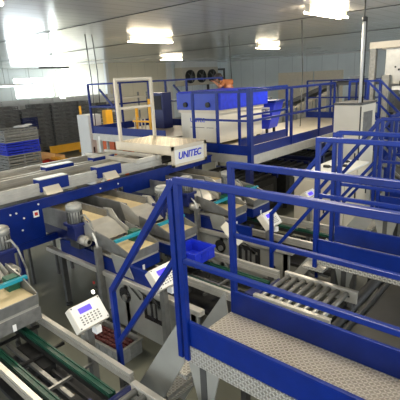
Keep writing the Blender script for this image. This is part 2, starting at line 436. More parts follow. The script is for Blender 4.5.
wl = ['nearest weigh hopper with teal bar at the left edge', 'weigh hopper behind the left stair rail, blue skirt', 'weigh hopper between the thick blue post and the blue tote', 'weigh hopper with teal bar left of the second post',
      'weigh hopper with teal bar above the right-hand panel', 'dim weigh hopper near the low cabinet']
for k, (y, l) in enumerate(zip(TR[:5], wl)): weigher(y, l, 'grey' if k == 0 else 'blue')
for x, y, l, s in ((-3.98, 1.52, 'pale-capped drive motor at the left edge', -1), (-4.05, 2.38, 'pale-capped drive motor in front of the second trough', 1),
                (-3.75, 3.45, 'pale-capped motor partly behind the thick blue stair post', -1), (-3.85, 4.0, 'motor with round silver fan cover behind the near top rail', 1),
                (-3.55, 4.53, 'motor half hidden behind the near top rail, right of the silver one', -1)):
    gear_motor(x, y, l, s)

# ------------------------------------------------------------------ machine side frames with windows
def side_frame(y, label, xa=-4.5, xb=-2.25):
    t = thing('machine_frame', label, 'machine frame', (xb, y, 0), 0, 'grey machine side frames')
    L = xb-xa
    MB().box(-L+.75, 0, 0, .02, .16, .72).build('side_panel', 'panel', t)
    MB().bar((-L-.3, .01, .72), (.05, .01, .72), .07, .05).build('top_beam', 'alu', t, .004)
    MB().box(-L, -.55, .02, .055, .745, .90).build('blue_tray', 'blue', t)
    for px in (-L-.02, -L+.75, -1.0, -.05):
        MB().bar((px, .03, .72), (px, .03, .05), .06).build('leg', 'dsteel', t)
        MB().tube((px, .03, 0), (px, .03, .03), .05, .035, n=12).tube((px, .03, .03), (px, .03, .06), .012, n=8).build('foot', 'black', t)
    # round port and a square window
    MB().tube((-1.02, -.012, .56), (-1.02, .0, .56), .085, n=24).build('round_port', 'glass', t)
    MB().tube((-1.0, -.04, .54), (-1.0, -.012, .54), .035, n=14).build('shaft_end', 'steel', t)
    MB().box(-.72, -.40, -.012, 0, .40, .66).build('window_opening', 'glass', t)
    g = MB()
    for xx, ww in ((-.64, .05), (-.56, .03), (-.49, .05)): g.box(xx-ww/2, xx+ww/2, -.018, -.012, .46, .61)
    g.box(-.51, -.43, -.018, -.012, .58, .61); g.build('inner_parts', 'steel', t)
    for px in (-1.55, -.2): MB().tube((px, -.01, .48), (px, 0, .48), .02, n=8).build('bolt', 'black', t)
    MB().tube((-1.62, -.015, .40), (-1.62, 0, .40), .022, n=10).build('status_light', 'led', t)
    MB().tube((-1.58, -.012, .53), (-1.58, 0, .53), .018, n=10).build('red_button', 'red', t)
    vb = MB().box(-L+.9, -L+1.25, .06, .3, .30, .62).build('valve_box', 'dark', t)
    for k in range(3): MB().path([(-L+.98+.09*k, .1, .62), (-L+1.0+.09*k, .05, .70), (-L+1.2+.12*k, .0, .735), (-.9+.15*k, -.02, .70), (-.75+.15*k, -.02, .60)], .009, 6).build('hose', 'black', vb)
    for px in (-1.25, -.3): MB().box(px-.05, px+.05, -.03, .0, .18, .30).build('junction_box', 'dsteel', t)
    # post carrying the cables
    MB().bar((-1.38, -.03, .2), (-1.38, -.03, 1.02), .07, .05).build('cable_post', 'steel', t)
    MB().path([(-1.38, -.03, 1.02), (-1.42, -.02, 1.10), (-1.52, .02, 1.13), (-1.62, .08, 1.06)], .012, 6).build('cable', 'white2', t)
    MB().prism([(-1.14, .78), (-.86, .78), (-.96, .98), (-1.2, .98)], .0, .012).build('guard_plate', 'panel', t)
    return t
side_frame(2.38, 'grey machine side frame facing the floor aisle behind the left stair')
side_frame(3.98, 'grey machine side frame with lit square window seen past the second post')

# ------------------------------------------------------------------ crate conveyors with green belts
def crate_lane(y0, y1, label, x0=-3.55, x1=-2.05):
    t = thing('crate_conveyor', label, 'conveyor', (x1, y0, 0), 0, 'crate conveyors with green belts')
    L = x1-x0; w = y1-y0; Z = .72
    for yy in (0, w):
        a = MB()
        a.box(-L, 0, yy-.018, yy+.018, Z+.012, Z+.04); a.box(-L, 0, yy-.010, yy+.010, Z-.0, Z+.012); a.box(-L, 0, yy-.018, yy+.018, Z-.045, Z)
        a.build('side_rail', 'alu', t)
    for yy in (.10, w-.16):
        MB().box(-L, -.02, yy-.028, yy+.028, Z-.05, Z-.03).box(-L, -.02, yy-.024, yy-.012, Z-.03, Z-.02).box(-L, -.02, yy+.012, yy+.024, Z-.03, Z-.02).build('green_belt', 'green', t)
        MB().box(-L, -.02, yy-.03, yy+.03, Z-.10, Z-.055).build('belt_track', 'dark', t)
    for k in range(int(L/.42)+1):
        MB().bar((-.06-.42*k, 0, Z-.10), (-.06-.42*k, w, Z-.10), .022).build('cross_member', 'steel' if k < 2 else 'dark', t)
    MB().box(-L+.2, -.3, w*.42, w*.42+.03, Z-.14, Z-.11).build('centre_guide', 'steel', t)
    MB().box(-L+.1, -.12, .05, w-.05, .36, .40).build('under_tray', 'dark', t)
    MB().box(-L+.5, -.9, w*.3, w*.45, .40, .58).build('lift_unit', 'dsteel', t)
    for q in (.35, .6): MB().box(-L+.15, -.2, w*q, w*q+.02, Z-.2, Z-.16).build('inner_rail', 'dsteel', t)
    MB().box(-L+.3, -.75, w*.5, w*.5+.1, Z-.25, Z-.12).build('drive_unit', 'dark', t)
    MB().tube((-.9, w*.4, Z-.2), (-.9, w*.7, Z-.2), .05, n=14).build('drive_motor', 'dsteel', t)
    for px in (-L+.06, -.1):
        for yy in (0.0, w): MB().bar((px, yy, Z-.045), (px, yy, 0), .045).build('leg', 'dsteel', t)
    MB().box(-.07, .05, w*.2, w*.45, Z-.08, Z+.0).tube((.04, .05, Z-.05), (.04, w-.05, Z-.05), .04, n=12).build('end_drive', 'blue_dark', t)
    return t
crate_lane(.93, 1.47, 'nearest crate conveyor with two green belts at lower left')
crate_lane(2.78, 3.42, 'crate conveyor with green belts right of the thick blue post')
crate_lane(4.30, 4.95, 'crate conveyor with green belts behind the middle walkway stair', -3.55, -1.75)
crate_lane(5.95, 6.5, 'farthest crate conveyor, dark under the low cabinet side', -3.4, -3.36+.0) if False else None

def roller_lane(y0, y1, x0, x1, label):
    t = thing('roller_conveyor', label, 'conveyor', (x0, y0, 0), 0, 'short roller conveyors before the walkways')
    L = x1-x0; w = y1-y0; Z = .74
    for i, yy in enumerate((0, w)):
        r = MB().box(0, L, yy-.012, yy+.012, Z-.08, Z+.03).box(0, L, yy-.012, yy+.03, Z+.03, Z+.04)
        n = int(L/.1)
        r.build('side_rail', 'alu', t, .003)
        for k in range(n): MB().box(.035+.1*k, .075+.1*k, yy-.0135, yy+.0135, Z-.03, Z-.012).build('slot', 'dark', t)
    for k in range(int(L/.085)):
        MB().tube((.05+.085*k, .015, Z), (.05+.085*k, w-.015, Z), .024, n=12).build('roller', 'steel', t)
    for px in (.06, L-.06):
        for yy in (0, w): MB().bar((px, yy, Z-.08), (px, yy, 0), .045).build('leg', 'dsteel', t)
    return t
roller_lane(2.86, 3.42, -1.98, -1.24, 'roller conveyor with slotted cream rail between the two near walkways')
roller_lane(.93, 1.40, -1.96, -1.0, 'roller conveyor starting at the bottom edge beside the stair foot')
roller_lane(4.3, 4.86, -1.68, -1.24, 'roller conveyor half hidden under the middle walkway')

# long dark take-away belt running along Y under the walkways
t = thing('takeaway_conveyor', 'wide dark belt conveyor passing under the walkways at lower right', 'conveyor', (-.8, 0, 0))
MB().box(-.40, .55, .3, 9.0, .50, .52).build('belt', 'belt', t)
for xx in (-.43, .56): MB().box(xx-.012, xx+.012, .3, 9.0, .42, .56).build('side_rail', 'dsteel', t)
MB().tube((-.52, 2.5, .56), (-.52, 4.6, .56), .055, n=16).build('drive_roller', 'black', t)
for yy in (.6, 2.9, 4.7, 6.5, 8.6):
    for xx in (-.43, .56): MB().bar((xx, yy, .42), (xx, yy, 0), .05).build('leg', 'dsteel', t)

# blue sloping cover at the bottom left corner
t = thing('lane_cover', 'flat dark blue machine cover in the bottom left corner', 'machine cover', (-3.0, .60, 0))
MB().box(-1.6, 1.6, -.55, .14, .66, .70).build('cover_plate', 'blue', t)
MB().box(-1.6, 1.6, .14, .17, .62, .72).build('edge_strip', 'alu', t)
for xx in (-1.4, 1.4):
    for yy in (-.45, .08): MB().box(xx-.03, xx+.03, yy-.03, yy+.03, 0, .66).build('leg', 'dsteel', t)

# ------------------------------------------------------------------ control panels
def control_panel(x, y, z, label, rz=0., face=True, stand=True, base=0.):
    t = thing('control_panel', label, 'control panel', (x, y, base), rz, 'white keypad control panels')
    hz = z-base
    T = Matrix.Translation((0, 0, hz)) @ Matrix.Rotation(math.radians(48), 4, 'Y')
    # box: local z = face normal (tilted to +x), local y = width
    MB().box(-.10, .10, -.135, .135, -.09, 0, T).build('housing', 'white', t, .006)
    MB().box(-.095, .095, -.13, .13, 0.0, .002, T).build('face_plate', 'white2', t)
    MB().box(-.065, -.02, -.075, .035, .002, .005, T).build('screen', 'screen', t)
    kp = MB()
    for i in range(4):
        for j in range(6): kp.box(.0+.02*i, .010+.02*i, -.09+.03*j, -.075+.03*j, .002, .005, T)
    kp.build('keypad', 'grey', t)
    for sx in (-.085, .085):
        for sy in (-.12, .12): MB().tube(T @ Vector((sx, sy, .0)), T @ Vector((sx, sy, .005)), .006, n=8).build('screw', 'dark', t)
    MB().bar((-.05, 0, 0), (-.05, 0, hz-.09), .055).build('stand', 'steel', t)
    MB().box(-.12, .06, -.08, .08, 0, .012).build('base_plate', 'dsteel', t)
    MB().box(.0, .06, .0, .05, hz-.17, hz-.11).build('cable_gland', 'white_card', t)
    return t
control_panel(-2.60, 1.54, 1.0, 'nearest keypad panel, on its own stand over the bare floor at lower left')
control_panel(-2.52, 2.29, 1.04, 'keypad panel with purple screen just left of the thick blue post')
control_panel(-2.68, 3.52, 1.04, 'keypad panel facing half away beside the second blue post', .9)
control_panel(-2.58, 4.14, 1.03, 'keypad panel right of the second blue post, in the middle of the picture')
control_panel(-2.60, 5.24, 1.04, 'keypad panel in front of the low cream cabinet')

# blue tote under the third weigher, grey crate on the floor
def open_box(t, lx, ly, h, m, wall=.015, ribs=True, holes=True):
    o = MB().box(0, lx, 0, ly, 0, .012)
    for q in ((0, lx, 0, wall), (0, lx, ly-wall, ly), (0, wall, wall, ly-wall), (lx-wall, lx, wall, ly-wall)): o.box(*q, .012, h)
    for q in ((-.012, lx+.012, -.012, .006), (-.012, lx+.012, ly-.006, ly+.012), (-.012, .006, .006, ly-.006), (lx-.006, lx+.012, .006, ly-.006)): o.box(*q, h-.025, h)
    if ribs:
        n = int(lx/.1)
        for k in range(1, n): o.box(k*lx/n-.005, k*lx/n+.005, -.008, 0, .01, h-.03); o.box(k*lx/n-.005, k*lx/n+.005, ly, ly+.008, .01, h-.03)
        n = int(ly/.1)
        for k in range(1, n): o.box(lx, lx+.008, k*ly/n-.005, k*ly/n+.005, .01, h-.03); o.box(-.008, 0, k*ly/n-.005, k*ly/n+.005, .01, h-.03)
    return o
o = open_box(None, .34, .32, .14, 'blue').build('plastic_tote', 'blue_bright'); o.location = (-3.16, 3.0, .762)
tag(o, 'bright blue open tote on the green belts right of the thick post', 'crate')
t = thing('plastic_crate', 'grey open crate of dark red produce on the floor under the machine', 'crate', (-3.62, 2.0, 0), .05)
open_box(None, .62, .30, .17, 'lgrey').build('crate_shell', 'lgrey', t)
pr_ = MB()
for i in range(10):
    for j in range(5):
        x, y = .05+.057*i+random.uniform(-.006, .006), .045+.052*j
        pr_.tube((x-.024, y, .10+random.uniform(-.01, .01)), (x+.024, y+.01, .105), .026, .018, n=8)
pr_.build('produce', 'redveg', t)['kind'] = 'stuff'

# ------------------------------------------------------------------ cross conveyor (blue beam with aluminium tracks)
t = thing('cross_conveyor', 'long blue beam conveyor with aluminium tracks crossing above the troughs', 'conveyor', (-4.7, 0, 0))
YB0, YB1 = -1.5, 5.55
MB().box(-.03, .0, YB0, YB1, 1.27, 1.40).box(-.03, .03, YB0, YB1, 1.385, 1.40).build('front_beam', 'blue', t)
MB().box(-.03, .0, YB0, 2.34, .92, 1.27).build('front_plate', 'blue', t)
MB().box(-.05, .01, 2.52, 3.5, .84, .92).box(-.05, .01, YB0, 2.52, .84, .92).build('lower_beam', 'blue', t)
MB().box(-.03, -.005, 3.6, 4.5, 1.14, 1.27).build('side_plate', 'blue', t)
MB().box(-1.42, -1.38, YB0, YB1, 1.1, 1.40).build('rear_beam', 'blue', t)
MB().box(-.62, -.2, YB0, YB1, 1.40, 1.43).box(-1.35, -.85, YB0, YB1, 1.40, 1.43).build('belt', 'belt', t)
for x in (-.16, -.72, -.86, -1.36):
    r = MB()
    for k in range(3): r.box(x-.02, x+.02, YB0, 4.5, 1.405+.054*k, 1.444+.054*k)
    r.box(x-.008, x+.008, YB0, 4.5, 1.40, 1.55)
    r.build('track_profile', 'alu', t)
for (x0, x1, y0, y1) in ((-.40, -.14, 2.42, 2.82), (-.40, -.14, 3.27, 3.68), (-1.12, -.84, 2.9, 3.35), (-1.12, -.84, 3.7, 4.1), (-.40, -.14, 1.2, 1.6)):
    bc = MB().box(x1-.14, x1+.02, y0, y1, 1.435, 1.585).build('blue_cover', 'blue', t, .003); MB().box(x1-.145, x1+.012, y0, y1, 1.586, 1.594).build('cover_top', 'alu', bc)
for (x, y) in ((-.12, 2.55), (-.12, 3.45), (-.85, 3.1)):
    MB().prism([(x, 1.41), (x+.09, 1.41), (x, 1.50)], y-.1, y+.12, 'y').build('small_bracket', 'cream', t)
for yy in (3.95, 4.35):
    MB().bar((-.05, yy, 1.56), (-1.4, yy, 1.56), .05).build('cross_bar', 'alu', t)
MB().bar((-.1, 3.95, 1.56), (-.1, 4.4, 1.56), .05).build('cross_bar', 'alu', t)
for y, z in ((1.95, 1.30), (2.02, 1.30), (2.1, 1.22), (1.9, 1.15), (2.06, 1.08), (2.3, 1.34), (3.5, 1.33), (3.2, 1.33), (1.8, 1.0)):
    MB().tube((0, y, z), (.008, y, z), .012, n=8).build('bolt_head', 'white2', t)
lb = MB().box(.0, .004, 2.22, 2.29, 1.19, 1.27).build('warning_label', 'white_card', t); lb['label'] = 'small white warning label'
MB().box(.004, .006, 2.235, 2.275, 1.21, 1.25).build('warning_symbol', 'red', lb)
for yy in (.3, 2.05, 3.8, 5.2):
    for xx in (-.16, -1.40):
        MB().bar((xx, yy, 1.4 if xx < -1 else .84 if yy < 3 else 1.3), (xx, yy, .06), .06).build('leg', 'blue_dark', t)
        MB().tube((xx, yy, 0), (xx, yy, .07), .06, .03, n=12).build('foot', 'black', t)

# ------------------------------------------------------------------ cream catwalk with the name sign
t = thing('catwalk', 'cream catwalk bridge with checker top and a blue and white name sign on its end', 'walkway', (-4.66, 4.56, 0))
MB().box(-1.38, 0, .0, .79, 1.665, 1.69).build('deck', 'cplate', t)
MB().box(-1.38, -.0, -.02, .0, 1.555, 1.70).build('side_beam', 'cream', t)
MB().box(-1.38, -.0, .79, .81, 1.555, 1.70).build('side_beam', 'cream', t)
fr = MB().box(0, .02, -.02, .81, 1.63, 1.69).box(0, .02, -.02, .81, 1.36, 1.40).box(0, .02, -.02, .04, 1.36, 1.69).box(0, .02, .75, .81, 1.36, 1.69).build('sign_frame', 'cream', t)
sg = MB().box(.0, .006, .04, .75, 1.40, 1.63).build('sign_panel', 'white2', t)
text_mesh('sign_lettering', 'UNITEC', .155, 'blue_bright', sg, Matrix.Translation((.009, .40, 1.52)) @ FX, .003, .2)
MB().box(-.5, -.46, -.02, .02, 1.40, 1.56).box(-.5, -.46, .76, .8, 1.40, 1.56).build('support', 'cream', t)
for px in (-1.33,):
    for yy in (.02, .77): MB().bar((px, yy, 1.56), (px, yy, 0), .07).build('leg', 'cream', t)
# cream guard rail standing on it
for (px, yy) in ((-1.27, .03), (-.36, .74)): pass
MB().bar((-1.27, .02, 1.69), (-1.27, .02, 2.74), .05).build('rail_post', 'cream', t, .004)
MB().bar((-1.20, .76, 1.69), (-1.20, .76, 2.74), .05).build('rail_post', 'cream', t, .004)
MB().bar((-1.27, .0, 2.74), (-1.20, .78, 2.74), .05).build('rail_top', 'cream', t, .004)
MB().bar((-1.27, .0, 2.26), (-1.20, .78, 2.26), .04).build('rail_mid', 'cream', t)

# ------------------------------------------------------------------ mezzanines with guard rails
def rail_run(t, p0, p1, z, posts, toe=True, h=1.05, m='blue', diag=()):
    p0 = Vector((*p0, z)); p1 = Vector((*p1, z)); up = Vector((0, 0, 1))
    for k in posts:
        p = p0.lerp(p1, k); MB().bar(p, p+up*h, .042).build('post', m, t)
    MB().bar(p0+up*h, p1+up*h, .04).build('top_rail', m, t)
    MB().bar(p0+up*h*.55, p1+up*h*.55, .035).build('mid_rail', m, t)
    if toe: MB().bar(p0+up*.08, p1+up*.08, .015, .17).build('toe_board', m, t)

t = thing('mezzanine_platform', 'large far platform with blue guard rails carrying the white machine', 'platform', (-4, 5.75, 0))
MB().box(-2.08, 0, 0, 6.0, 1.37, 1.40).box(0, .7, 3.2, 4.0, 1.37, 1.40).build('deck', 'cream', t)
MB().box(-1.42, 0.0, -.03, .0, 1.24, 1.40).box(0, .03, -.03, 3.2, 1.24, 1.40).box(0, .7, 3.17, 3.2, 1.24, 1.40).box(0, .03, 4.0, 6.0, 1.24, 1.40).build('edge_channel', 'alu', t)
for (px, py) in ((-.1, .1), (-.1, 2.9), (-.1, 5.6), (-1.3, .12), (-2.0, 2.9), (-2.0, 5.6)):
    MB().bar((px, py, 1.24), (px, py, 0), .1).build('leg', 'blue_dark', t)
MB().box(-2.1, -.1, .3, .4, 1.22, 1.36).box(-2.1, -.1, 2.8, 2.9, 1.22, 1.36).box(-2.1, -.1, 5.5, 5.6, 1.22, 1.36).build('joist', 'blue_dark', t)
rail_run(t, (-1.25, -.0), (0, -.0), 1.4, (0, .45, 1))
MB().bar((0, 0, 1.24), (0, 0, 2.5), .08).build('corner_post', 'blue', t)
rail_run(t, (0, 0), (0, 3.2), 1.4, (.42, .78, 1))
rail_run(t, (0, 4.0), (0, 6.0), 1.4, (0, .5, 1))
rail_run(t, (-2.1, 6.0), (0, 6.0), 1.4, (0, .35, .7))
rail_run(t, (-.62, .55), (-.62, 2.25), 1.4, (0, 1))
# stair down towards +x
for yy in (3.25, 3.95):
    MB().bar((.7, yy, 2.45), (2.1, yy, 1.10), .04).build('stair_rail', 'blue', t)
    MB().bar((.7, yy, 1.95), (2.1, yy, .60), .035).build('stair_mid_rail', 'blue', t)
    MB().bar((.7, yy, 1.34), (2.1, yy, .02), .03, .18).build('stringer', 'blue', t)
    for px, z in ((.7, 1.37), (1.4, .68), (2.1, .0)): MB().bar((px, yy, z), (px, yy, z+1.08), .045).build('stair_post', 'blue', t)
rail_run(t, (0, 4.0), (.7, 4.0), 1.4, (1,))
for k in range(6): MB().box(.72+.22*k, .95+.22*k, 3.27, 3.93, 1.15-.215*k, 1.18-.215*k).build('tread', 'plate2', t)

t = thing('side_platform', 'left raised platform with blue guard rail behind the cream catwalk', 'platform', (-8.6, 5.85, -.04))
MB().box(0, 2.5, 0, 1.9, 1.57, 1.60).build('deck', 'cream', t)
MB().box(0, 2.5, -.03, 0, 1.44, 1.60).box(2.47, 2.5, -.03, 1.9, 1.44, 1.60).build('edge_channel', 'alu', t)
for px in (.08, 2.32):
    for py in (.08, 1.8): MB().bar((px, py, 1.57), (px, py, 0.04), .09).build('leg', 'cream', t)
rail_run(t, (0, 0), (.98, 0), 1.6, (0, 1), False, 1.12)
MB().bar((0, 0, 1.68), (2.48, 0, 1.68), .015, .17).build('toe_board', 'blue', t)
rail_run(t, (0, 0), (0, 1.86), 1.6, (.5, 1), True, 1.12)
rail_run(t, (0, 1.9), (2.46, 1.9), 1.6, (.25, .55, 1), True, 1.12)
MB().bar((.9, 1.9, 2.6), (1.9, 1.9, 1.75), .04).build('brace', 'blue', t)
MB().bar((.4, 0.02, 2.6), (.95, .02, 2.15), .035).build('brace', 'blue', t)

# yellow gate posts, blue machine block and small yellow stand on the side platform
t = thing('blue_control_block', 'dark blue machine block standing behind the left guard rail', 'machine', (-7.95, 7.1, 1.56))
MB().box(0, .50, 0, .3, 0, .85).build('body', 'blue_dark', t, .01)
MB().box(.05, .45, -.01, 0, .45, .78).build('front_panel', 'black', t)
t = thing('yellow_stand', 'yellow tube stand with short prongs on the left platform', 'stand', (-7.6, 6.4, 1.56))
MB().bar((0, 0, 0), (0, 0, .55), .05).build('upright', 'yellow', t); MB().bar((.45, 0, 0), (.45, 0, .75), .05).build('upright', 'yellow', t)
MB().bar((-.15, 0, .25), (.5, 0, .25), .04).build('crossbar', 'yellow', t)
for k in range(4): MB().bar((-.1+.12*k, 0, .05), (-.1+.12*k, 0, .34), .022).build('prong', 'cream', t)

# white machine with blue cover on the mezzanine
t = thing('produce_washer', 'big white machine with bright blue cover on the far platform', 'machine', (-6.05, 6.25, 1.4))
MB().box(0, 1.0, 0, 1.45, .08, .66).build('body', 'white', t, .01)
MB().box(-.03, 1.03, -.03, 1.48, .64, .70).build('rim', 'cream', t)
MB().prism([(-.05, .70), (.99, .70), (1.0, .98), (.96, 1.02), (-.05, 1.03)], -.05, .0).build('cover_end', 'cover', t, .01)
MB().prism([(-.05, .70), (1.06, .70), (1.06, 1.02), (1.0, 1.05), (-.05, 1.05)], .0, 1.6).build('cover', 'blue_bright', t, .015)
MB().box(1.06, 1.066, .95, 1.02, .72, 1.02).build('light_strip', 'cream', t)
for px in (.2, .78): MB().tube((px, -.08, .80), (px, -.05, .80), .05, n=14).build('knob', 'black', t)
for px in (.06, .94):
    for py in (.05, 1.4): MB().box(px-.03, px+.03, py-.03, py+.03, 0, .08).build('foot', 'dark', t)
text_mesh('brand_lettering', 'UNITEC', .11, 'blue_bright', t, Matrix.Translation((.45, -.004, .50)) @ FY, .002)
MB().box(.25, .62, -.004, 0, .355, .365).box(.68, .85, -.004, 0, .355, .365).build('small_print_line', 'dsteel', t)

t = thing('blue_hopper', 'tapered blue hopper with a white name plate beside the white machine', 'hopper', (-5.6, 8.3, 1.4), .15)
MB().prism([(-.05, .12), (.42, .12), (.58, .72), (-.12, .70)], -.25, .25).build('bin', 'blue_bright', t, .01)
MB().box(-.14, .60, -.27, .27, .70, .74).build('rim', 'blue', t)
MB().box(.12, .45, -.256, -.25, .45, .60).build('name_plate', 'white_card', t)
text_mesh('name_lettering', 'UNITEC', .085, 'blue', t, Matrix.Translation((.285, -.258, .525)) @ FY, .001, .2)
for k, (a, b_) in enumerate(((.10, .30), (.32, .48))): MB().box(a, b_, -.255, -.25, .33, .355).build('marking', 'red' if k == 0 else 'white_card', t)
for px in (.0, .36):
    for py in (-.2, .2): MB().bar((px, py, .14), (px, py, 0), .05).build('leg', 'dark', t)

# machines standing in the shade under the mezzanine
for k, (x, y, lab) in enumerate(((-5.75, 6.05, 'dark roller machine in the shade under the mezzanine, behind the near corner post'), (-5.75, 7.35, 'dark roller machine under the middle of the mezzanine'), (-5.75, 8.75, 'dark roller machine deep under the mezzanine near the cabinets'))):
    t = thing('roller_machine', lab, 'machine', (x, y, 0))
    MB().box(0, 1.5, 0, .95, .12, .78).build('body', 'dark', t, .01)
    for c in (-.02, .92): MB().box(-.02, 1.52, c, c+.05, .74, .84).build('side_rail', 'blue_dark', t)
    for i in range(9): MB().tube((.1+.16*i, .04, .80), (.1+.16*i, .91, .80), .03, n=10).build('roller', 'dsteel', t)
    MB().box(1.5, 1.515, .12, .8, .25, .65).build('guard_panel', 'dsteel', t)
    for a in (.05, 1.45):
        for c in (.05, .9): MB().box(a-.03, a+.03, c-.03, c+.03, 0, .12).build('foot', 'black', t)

# ------------------------------------------------------------------ cabinets
t = thing('low_cabinet', 'low wide cream cabinet with clear top below the tall cabinet', 'cabinet', (-3.3, 5.98, 0))
MB().box(0, .62, 0, 1.55, .06, 1.08).build('body', 'cream', t)
MB().box(-.015, .635, -.015, 1.565, 1.08, 1.11).build('top', 'white2', t, .004)
MB().box(0.03, .59, .03, 1.52, 0, .06).build('plinth', 'dark', t)
for k in range(3):
    dd = MB().box(.62, .632, .03+.5*k, .49+.5*k, .1, 1.05).build('door', 'cream', t); MB().box(.632, .65, .43+.5*k, .45+.5*k, .55, .7).build('handle', 'black', dd)
dd = MB().box(.03, .59, -.012, 0, .1, 1.05).build('door', 'cream', t); MB().box(.52, .54, -.03, -.012, .55, .7).build('handle', 'black', dd)
for k, (x, y, l) in enumerate(((.2, .75, 'small dark tool lying on the cabinet top, left one'), (.42, .95, 'small dark box lying on the cabinet top, right one'), (.30, 1.3, 'small dark connector at the back of the cabinet top'))):
    o = MB().box(-.05, .05, -.03, .03, 0, .04).tube((.05, 0, .02), (.09, 0, .02), .012, n=8).build('hand_tool', 'dark'); o.location = (-3.3+x, 5.98+y, 1.11)
    tag(o, l, 'tool')
t = thing('tall_cabinet', 'tall white electrical cabinet standing behind the low one', 'cabinet', (-3.46, 7.75, 0))
MB().box(0, .52, 0, .72, .08, 2.08).build('body', 'white', t, .006)
MB().box(-.01, .53, -.01, .73, 2.08, 2.12).build('top_cap', 'dsteel', t)
MB().box(.02, .50, .02, .70, 0, .08).build('plinth', 'dark', t)
dd = MB().box(.01, .50, -.015, 0, .1, 2.06).build('door', 'white', t); MB().box(.44, .46, -.035, -.015, 1.0, 1.2).build('handle', 'black', dd)
MB().box(.52, .525, .1, .55, 1.4, 1.95).build('vent', 'grey', t)
MB().box(.50, .52, -.02, 0, .1, 2.06).build('door_edge', 'black', t)
# white conduit from the tall cabinet to the ceiling
t = thing('conduit_pole', 'white vertical conduit pole from the tall cabinet up towards the ceiling', 'pipe', (-3.02, 7.86, 2.12))
MB().tube((0, 0, 0), (0, 0, 1.42), .028).build('pipe', 'white2', t)
MB().tube((0, 0, 1.42), (0, 0, CZ-2.12), .012).tube((0, 0, 1.38), (0, 0, 1.46), .036).build('hanger', 'dsteel', t)
MB().tube((.045, 0, 0), (.045, 0, 1.45), .01, n=6).build('cable', 'black', t)

# ------------------------------------------------------------------ white machine tower at the right edge
t = thing('packing_tower', 'tall pale machine tower with grey columns at the right edge', 'machine', (-3.80, 10.3, 0))
MB().bar((.1, 0, 0), (.1, 0, 3.14), .13).build('column', 'lgrey', t)
MB().bar((1.0, .9, 0), (1.0, .9, 3.14), .14).build('column', 'white2', t)
MB().bar((.42, 0, 0), (.42, 0, 2.55), .16).build('column', 'lgrey', t)
MB().bar((.03, -.02, 3.21), (3.2, -.02, 3.21), .14, .14).build('top_beam', 'cream', t)
MB().bar((0, .9, 3.21), (3.2, .9, 3.21), .14, .14).build('top_beam', 'cream', t)
MB().box(.35, 3.0, .06, .9, 2.35, 3.13).build('housing', 'alu', t, .01)
h = MB()
for (px, pz, r) in ((.72, 2.95, .03), (.85, 2.96, .03), (.66, 2.66, .025), (.8, 2.62, .025), (.92, 2.66, .02), (1.08, 2.62, .05), (.58, 2.72, .02), (1.2, 2.9, .09), (1.25, 2.58, .1)):
    h.tube((px, .045, pz), (px, .06, pz), r, n=14)
h.build('bolt_holes', 'dark', t)
MB().tube((.97, .03, 2.88), (.97, .06, 2.88), .045, n=14).build('work_light', 'led', t)
MB().box(.55, 3.0, .0, .9, 2.22, 2.30).build('shelf_plate', 'white2', t)
MB().box(.7, 2.9, .02, .06, 2.32, 2.42).build('slot', 'black', t)
MB().box(.6, 3.0, .1, .9, .9, 2.1).build('inner_block', 'dsteel', t)
MB().box(.8, 1.5, .0, .1, 1.9, 2.08).build('drawer', 'lgrey', t)
for k in range(5): MB().bar((.9+.1*k, .1, 3.1), (.86+.12*k, .1, 3.52+.04*(k % 2)), .025).build('hose', 'steel', t)
MB().bar((3.0, .9, 0), (3.0, .9, 3.14), .14).build('column', 'white2', t)

# diagonal rail parts seen beyond the farthest walkway
t = thing('sloping_belt', 'grey sloping machine frame with blue posts under the tall stair', 'conveyor', (-2.55, 8.0, 0))
for k in range(3):
    MB().bar((.0+.08*k, -.2+.5*k, 1.05), (.85+.08*k, -.2+.5*k, .35), .05, .12).build('side_rail', 'steel', t)
MB().bar((0, .05, 1.0), (.95, .05, .4), .55, .03).build('belt', 'belt', t)
for px, z in ((.1, .98), (.9, .35)):
    for py in (-.2, .8): MB().bar((px, py, z), (px, py, 0), .06).build('leg', 'blue', t)

# inclined elevator conveyor in the distance
t = thing('incline_conveyor', 'long inclined dark belt conveyor rising to the right behind the guard rails', 'conveyor', (-7.0, 12.2, 0))
MB().bar((-.2, 0, 1.70), (1.55, 0, 2.38), .6, .05).bar((1.55, 0, 2.38), (3.0, 0, 2.38), .6, .05).build('belt', 'black', t)
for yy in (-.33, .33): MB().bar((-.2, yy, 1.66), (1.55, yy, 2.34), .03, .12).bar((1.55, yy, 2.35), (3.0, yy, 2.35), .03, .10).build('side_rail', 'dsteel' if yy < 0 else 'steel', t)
for yy in (-.33,): MB().bar((-.1, yy, 1.48), (1.55, yy, 2.12), .03, .05).build('lower_rail', 'cream', t)
for px, z in ((.1, 1.72), (.8, 2.0), (1.5, 2.3), (2.8, 2.33)):
    for yy in (-.33, .33): MB().bar((px, yy, z), (px, yy, 0), .06).build('leg', 'steel', t)
MB().box(.5, 1.4, -.3, .3, .9, 1.5).build('motor_box', 'lgrey', t)
for k, (px, py, hh, l) in enumerate(((-8.9, 13.0, 1.9, 'cream machine cabinet in the distance left of the inclined belt'), (-4.6, 13.6, 2.35, 'pale machine cabinet in the distance right of the inclined belt'),
                                   (-6.0, 14.2, 2.5, 'distant pale machine cabinet directly behind the inclined belt'))):
    t = thing('distant_machine', l, 'machine', (px, py, 0))
    MB().box(0, .8, 0, .7, .1, hh*.72).build('body', 'cream' if k == 0 else 'lgrey', t, .01)
    MB().box(.1, .5, .1, .5, hh*.72, hh).build('upper_unit', 'steel', t)
    MB().box(.1, .6, -.02, 0, hh*.4, hh*.6).build('panel', 'dark', t)
    for q in (.06, .74):
        for w_ in (.06, .64): MB().box(q-.04, q+.04, w_-.04, w_+.04, 0, .1).build('foot', 'dark', t)

